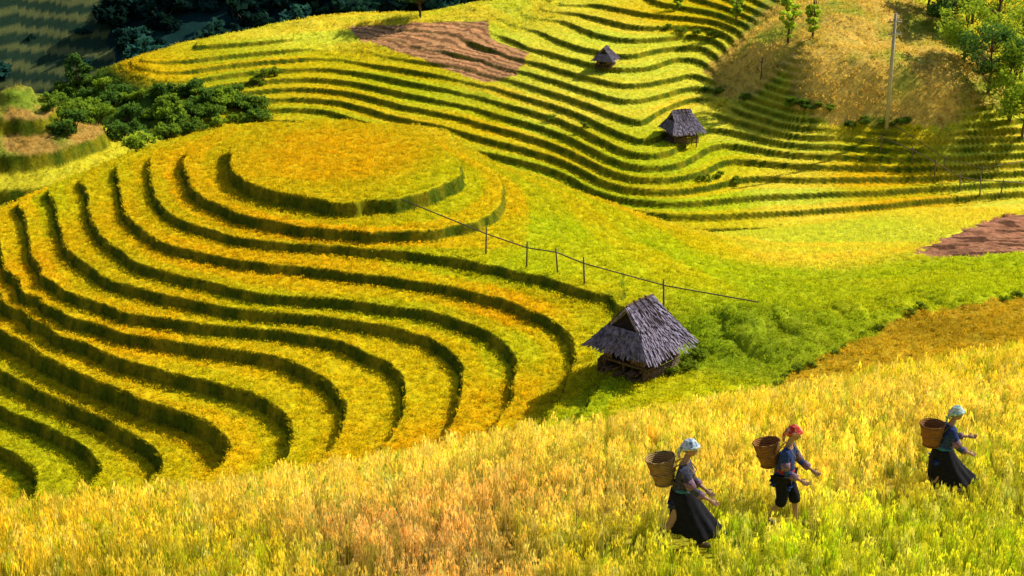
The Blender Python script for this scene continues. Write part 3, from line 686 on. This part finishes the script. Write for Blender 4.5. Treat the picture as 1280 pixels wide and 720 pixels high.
def person(name,loc,yaw,sc_,P):
    E=bpy.data.objects.new(name,None); sc.collection.objects.link(E); E.location=loc; E.rotation_euler=(0,0,yaw); E.scale=(sc_,)*3
    J=dict(P['J'])
    V=lambda k:Vector(J[k][0])
    body_edges=[('pelvis','belly'),('belly','chest'),('chest','neck0'),('neck0','neck1'),('neck1','skull')]
    for s_ in 'LR': body_edges+=[('chest','sh'+s_),('sh'+s_,'el'+s_),('el'+s_,'wr'+s_),('pelvis','hip'+s_),('hip'+s_,'kn'+s_),('kn'+s_,'an'+s_),('an'+s_,'toe'+s_)]
    skinmesh("body",J,body_edges,'pelvis',[m_skin],E)
    K={}
    for k,g in (('pelvis',.035),('belly',.03),('chest',.028),('neck0',.015)): K[k]=(J[k][0],J[k][1]+g)
    for s_ in 'LR':
        for k,g in (('sh',.022),('el',.018)): K[k+s_]=(J[k+s_][0],J[k+s_][1]+g)
        K['cu'+s_]=(tuple(V('el'+s_).lerp(V('wr'+s_),P.get('cuff',.6))),J['wr'+s_][1]+.028)
    K['hem']=(tuple(V('pelvis')+Vector((-.01,0,-.09))),J['pelvis'][1]+.05)
    ed=[('hem','pelvis'),('pelvis','belly'),('belly','chest'),('chest','neck0')]
    for s_ in 'LR': ed+=[('chest','sh'+s_),('sh'+s_,'el'+s_),('el'+s_,'cu'+s_)]
    skinmesh("jacket",K,ed,'pelvis',[P['jacket']],E)
    A=Acc()
    for s_ in 'LR':
        a=V('sh'+s_); b_=V('el'+s_); A.tube([a.lerp(b_,.45),a.lerp(b_,.9)],[J['el'+s_][1]+.033,J['el'+s_][1]+.029],12)
        c=V('wr'+s_); A.tube([b_.lerp(c,.3),b_.lerp(c,P.get('cuff',.6))],[J['wr'+s_][1]+.036,J['wr'+s_][1]+.034],12)
    A.obj("embroidered_sleeves",[m_patt],E)
    A=Acc(); a=V('pelvis').lerp(V('belly'),.55); d=(V('belly')-V('pelvis')).normalized()*.04; r_=J['belly'][1]+.038
    A.tube([a-d,a,a+d],[r_,r_+.006,r_],16,0); A.obj("sash",[P['sash']],E)
    A=Acc()
    if P['skirt']:
        n_=40; rings=P['skirt']; vs=[];fs=[]
        for i_,(c,ra,rb,pl) in enumerate(rings):
            for k in range(n_):
                a=2*math.pi*k/n_; q_=1+pl*math.sin(a*9+i_*.3)+pl*.6*math.sin(a*4+1); vs.append((c[0]+math.cos(a)*ra*q_,c[1]+math.sin(a)*rb*q_,c[2]+pl*.12*math.sin(a*5)))
        for i_ in range(len(rings)-1):
            for k in range(n_): fs.append((i_*n_+k,i_*n_+(k+1)%n_,(i_+1)*n_+(k+1)%n_,(i_+1)*n_+k))
        A.add(vs,fs,0); o=A.obj("skirt",[m_black],E); sd=o.modifiers.new("thick",'SOLIDIFY'); sd.thickness=.012
        ss=o.modifiers.new("sub",'SUBSURF'); ss.levels=1; ss.render_levels=1
    else:
        K={'pelvis':(J['pelvis'][0],J['pelvis'][1]+.03)}; ed=[]
        for s_ in 'LR':
            K['hip'+s_]=(J['hip'+s_][0],J['hip'+s_][1]+.03); K['kn'+s_]=(J['kn'+s_][0],J['kn'+s_][1]+.035); K['h'+s_]=(tuple(V('kn'+s_).lerp(V('an'+s_),.28)),J['kn'+s_][1]+.045)
            ed+=[('pelvis','hip'+s_),('hip'+s_,'kn'+s_),('kn'+s_,'h'+s_)]
        skinmesh("knee_trousers",K,ed,'pelvis',[m_black],E)
    A=Acc()
    for s_ in 'LR':
        k_=V('kn'+s_); a=V('an'+s_); t_=V('toe'+s_)
        if P.get('wraps'): A.tube([k_.lerp(a,.35),k_.lerp(a,.7),a],[J['kn'+s_][1]+.008,J['an'+s_][1]+.018,J['an'+s_][1]+.010],10,1)
        d=(t_-a); A.tube([a-d*.35+Vector((0,0,-.03)),a+d*.1+Vector((0,0,-.03)),a+d*.6+Vector((0,0,-.01)),t_+d*.15],[.032,.045,.046,.028],9,0,.9)
    A.obj("shoes",[m_shoe,m_black],E)
    A=Acc()
    for s_ in 'LR':
        wv=V('wr'+s_); d=(wv-V('el'+s_)).normalized(); side=Vector((0,1,0)); side=(side-d*side.dot(d)).normalized() if abs(d.y)<.9 else Vector((1,0,0)); cur=P.get('curl',.5); nn_=d.cross(side)
        if nn_.x<0: nn_=-nn_
        A.tube([wv-d*.01,wv+d*.03,wv+d*.07,wv+d*.085],[.022,.034,.037,.026],10,0,.5)
        up=d.orthogonal().normalized()
        for i_,(off,ln) in enumerate(((-.027,.058),(-.009,.07),(.009,.074),(.027,.065))):
            b_=wv+d*.075+up*off; p1=b_+d*ln*.45; p2=p1+(d*.8+nn_*cur*.5).normalized()*ln*.35; p3=p2+(d*.4+nn_*cur).normalized()*ln*.3
            A.tube([b_,p1,p2,p3],[.0095,.009,.008,.006],6)
        b_=wv+d*.025+up*.025; q1=b_+(d*.5+up*.8).normalized()*.03; q2=q1+(d*.9+up*.2+nn_*.3).normalized()*.03; A.tube([b_,q1,q2],[.012,.011,.007],6)
    A.obj("hands",[m_skin],E)
    hc=Vector(P['head']); hp_=P.get('pitch',.15); Rm=Matrix.Rotation(P.get('hyaw',0),3,'Z')@Matrix.Rotation(hp_,3,'Y')
    A=Acc(); nu,nv=28,20; vs=[];fs=[]
    for i_ in range(nv+1):
        th=math.pi*i_/nv
        for k in range(nu):
            ph=2*math.pi*k/nu; X_=math.sin(th)*math.cos(ph); Y_=math.sin(th)*math.sin(ph); Z_=math.cos(th)
            x_=X_*.092; y_=Y_*.074; z_=Z_*.112
            if Z_<0: y_*=1-.28*Z_*Z_; x_=x_*(1-.12*Z_*Z_)+.012*(-Z_)
            if X_>0:
                x_+=.026*math.exp(-((Y_/.16)**2))*math.exp(-(((Z_+.18)/.17)**2))
                x_-=.010*math.exp(-(((abs(Y_)-.36)/.16)**2))*math.exp(-(((Z_-.02)/.13)**2))
                x_+=.008*math.exp(-((Y_/.3)**2))*math.exp(-(((Z_+.52)/.09)**2))
                x_+=.010*math.exp(-((Y_/.3)**2))*math.exp(-(((Z_+.85)/.16)**2))
                x_+=.005*math.exp(-(((Z_-.2)/.08)**2))
            vs.append(hc+Rm@Vector((x_,y_,z_)))
    for i_ in range(nv):
        for k in range(nu): fs.append((i_*nu+k,(i_+1)*nu+k,(i_+1)*nu+(k+1)%nu,i_*nu+(k+1)%nu))
    A.add(vs,fs,0)
    for sy in (-1,1):
        A.tube([hc+Rm@Vector((-.005,sy*.070,.02)),hc+Rm@Vector((-.012,sy*.086,.0)),hc+Rm@Vector((-.004,sy*.074,-.028))],[.012,.014,.008],7,0)
        c=hc+Rm@Vector((.079,sy*.027,.003)); A.tube([c-Rm@Vector((.01,.012*sy,0)),c,c+Rm@Vector((-.004,.012*sy,0))],[.003,.0085,.003],8,3)
        c2=c+Rm@Vector((.006,0,0)); A.tube([c2-Rm@Vector((.004,0,0)),c2+Rm@Vector((.003,0,0))],[.005,.004],8,1)
        A.tube([hc+Rm@Vector((.088,sy*.012,.022)),hc+Rm@Vector((.084,sy*.04,.024))],[.003,.002],5,4)
    A.tube([hc+Rm@Vector((.090,-.02,-.058)),hc+Rm@Vector((.099,0,-.058)),hc+Rm@Vector((.090,.02,-.058))],[.002,.005,.002],6,2)
    A.obj("head",[m_skin,m_eye,m_lip,m_white,m_hair],E)
    A=Acc(); nu,nv=30,14
    def cap(rx_,ry_,rz_,cut,matidx,wr_):
        vs=[];fs=[]
        for i_ in range(nv+1):
            for k in range(nu):
                ph=2*math.pi*k/nu; back=.5-.5*math.cos(ph); thm=cut[0]+(cut[1]-cut[0])*back; th=thm*i_/nv
                q_=1+wr_*math.sin(th*9+ph*2)+wr_*.6*math.sin(ph*5+th*3)
                vs.append(hc+Rm@Vector((math.sin(th)*math.cos(ph)*rx_*q_-.008,math.sin(th)*math.sin(ph)*ry_*q_,math.cos(th)*rz_*q_+.008)))
        for i_ in range(nv):
            for k in range(nu): fs.append((i_*nu+k,(i_+1)*nu+k,(i_+1)*nu+(k+1)%nu,i_*nu+(k+1)%nu))
        A.add(vs,fs,matidx)
    cap(.100,.083,.118,(1.15,2.25),0,.004); cap(.118,.104,.132,(1.12,2.0),1,.035)
    ring=[hc+Rm@Vector((math.cos(a)*.108-.008,math.sin(a)*.094,.035-.045*(.5-.5*math.cos(a))+.02)) for a in [i_*2*math.pi/20 for i_ in range(21)]]
    A.tube(ring,[.024+.004*math.sin(i_*2.3) for i_ in range(21)],8,1)
    bk=hc+Rm@Vector((-.115,0,-.02)); A.tube([bk+Vector((.02,0,.03)),bk+Vector((-.02,0,-.02)),bk+Vector((-.035,.02,-.10)),bk+Vector((-.03,.03,-.17))],[.03,.034,.028,.012],8,1,.5)
    A.obj("headscarf",[m_hair,P['scarf']],E)
    bc=Vector(P['basket']); tl=P.get('btilt',-.25); Rb=Matrix.Rotation(tl,3,'Y'); A=Acc(); n_=28; hb=P.get('bh',.40)
    prof=[(0,.0),(.10,.0),(.125,.02),(.15,.12),(.175,.24),(.195,.34),(.205,hb),(.19,hb),(.18,.34),(.14,.12),(.11,.03),(0,.03)]; vs=[];fs=[]
    for (r_,z_) in prof:
        for k in range(n_): a=2*math.pi*k/n_; q_=1+.01*math.sin(a*14); vs.append(bc+Rb@Vector((math.cos(a)*r_*q_,math.sin(a)*r_*q_,z_)))
    for i_ in range(len(prof)-1):
        for k in range(n_): fs.append((i_*n_+k,i_*n_+(k+1)%n_,(i_+1)*n_+(k+1)%n_,(i_+1)*n_+k))
    A.add(vs,fs,0)
    for z_,r_ in ((hb,.203),(.2,.171),(.03,.132)):
        A.tube([bc+Rb@Vector((math.cos(a)*r_,math.sin(a)*r_,z_)) for a in [i_*2*math.pi/24 for i_ in range(25)]],[.012]*25,6,0)
    A.obj("woven_basket",[P['bmat']],E)
    A=Acc()
    for sy in (-1,1):
        s0=V('sh'+('L' if sy>0 else 'R')); s0=Vector((s0.x,sy*.09,s0.z+.07))
        A.tube([bc+Rb@Vector((.15,sy*.09,.26)),s0+Vector((-.07,0,-.0)),s0+Vector((.03,0,.02)),V('chest')+Vector((.15,sy*.09,0)),V('belly')+Vector((.10,sy*.13,-.02)),bc+Rb@Vector((.10,sy*.09,.08))],[.011]*6,6,0,.5)
    A.obj("basket_straps",[m_straw],E)
    return E
tan=weave("basket_tan",(.26,.15,.05),(.52,.36,.14)); org=weave("basket_brown",(.22,.09,.02),(.48,.23,.07))
sc1=scarf("scarf_light_blue",(.12,.25,.40),(.75,.8,.85),(.35,.5,.62)); sc2=scarf("scarf_red",(.55,.03,.02),(.60,.07,.03),(.75,.45,.3)); sc3=scarf("scarf_teal",(.10,.35,.32),(.8,.82,.78),(.2,.45,.5))
sash_t=simple("sash_teal",(.05,.20,.22),.3,20); sash_r=simple("sash_red",(.4,.04,.04),.3,20)
def pose(lean,armR,armL,legR,legL,hipz=.83):
    b=lambda h_,o=0:(lean*h_*.9+o,0,hipz+h_)
    J={'pelvis':((0,0,hipz),.125),'belly':(b(.16),.105),'chest':(b(.36),.125),'neck0':(b(.50),.06),'neck1':(b(.555,.01),.045),'skull':(b(.63,.03),.05)}
    cx_,_,cz_=b(.42)
    for s_,sy,arm,leg in (('R',-1,armR,legR),('L',1,armL,legL)):
        (kx,kz),(ax,az,tz)=leg
        J['sh'+s_]=((cx_,sy*.165,cz_),.055); J['el'+s_]=((cx_+arm[0][0],sy*(.165+arm[0][1]),cz_+arm[0][2]),.038); J['wr'+s_]=((cx_+arm[1][0],sy*(.165+arm[1][1]),cz_+arm[1][2]),.024)
        J['hip'+s_]=((0,sy*.085,hipz-.05),.095); J['kn'+s_]=((kx,sy*.09,kz),.058); J['an'+s_]=((ax,sy*.09,az),.036); J['toe'+s_]=((ax+.13,sy*.10,max(.02,az-tz)),.022)
    return J,(b(.70,.045))
J,hd=pose(.06,((.14,.05,-.24),(.36,.0,-.38)),((.08,.05,-.27),(.28,.0,-.40)),((-.12,.44),(-.34,.14,.08)),((.20,.45),(.26,.08,.04)))
person("woman_with_basket",PEOPLE[0]+np.array([0,0,.02]),R(-12),1.03,dict(J=J,head=hd,pitch=.15,jacket=m_grey,sash=sash_t,scarf=sc1,bmat=tan,basket=(-.235,0,.96),btilt=-.20,
  skirt=[((0,0,.92),.15,.14,.0),((.02,0,.80),.19,.18,.02),((.08,0,.64),.23,.20,.05),((.16,0,.46),.29,.22,.08),((.25,0,.29),.35,.25,.10)],wraps=True,curl=.6))
J,hd=pose(.10,((.04,.05,-.27),(.26,.0,-.38)),((.14,.03,-.24),(.34,.0,-.34)),((.02,.44),(-.20,.10,.06)),((.16,.46),(.20,.06,.03)))
person("woman_with_basket",PEOPLE[1]+np.array([0,0,.02]),R(-25),1.0,dict(J=J,head=hd,pitch=.2,hyaw=.2,jacket=m_blue,sash=sash_r,scarf=sc2,bmat=org,basket=(-.22,0,.92),btilt=-.20,skirt=None,wraps=False,cuff=.75,curl=.8))
J,hd=pose(.22,((.10,.05,-.25),(.31,.0,-.36)),((.18,.04,-.22),(.40,.0,-.22)),((-.06,.44),(-.26,.10,.05)),((.22,.45),(.28,.08,.04)),.80)
person("woman_with_basket",PEOPLE[2]+np.array([0,0,.02]),R(5),1.0,dict(J=J,head=hd,pitch=.15,jacket=m_blue,sash=sash_t,scarf=sc3,bmat=org,basket=(-.20,0,.93),btilt=-.02,
  skirt=[((0,0,.90),.15,.14,.0),((.02,0,.76),.20,.18,.02),((.07,0,.58),.26,.20,.06),((.16,0,.42),.33,.22,.09),((.24,0,.28),.40,.25,.11)],wraps=True,curl=.7))
print("done",time.time()-T0)
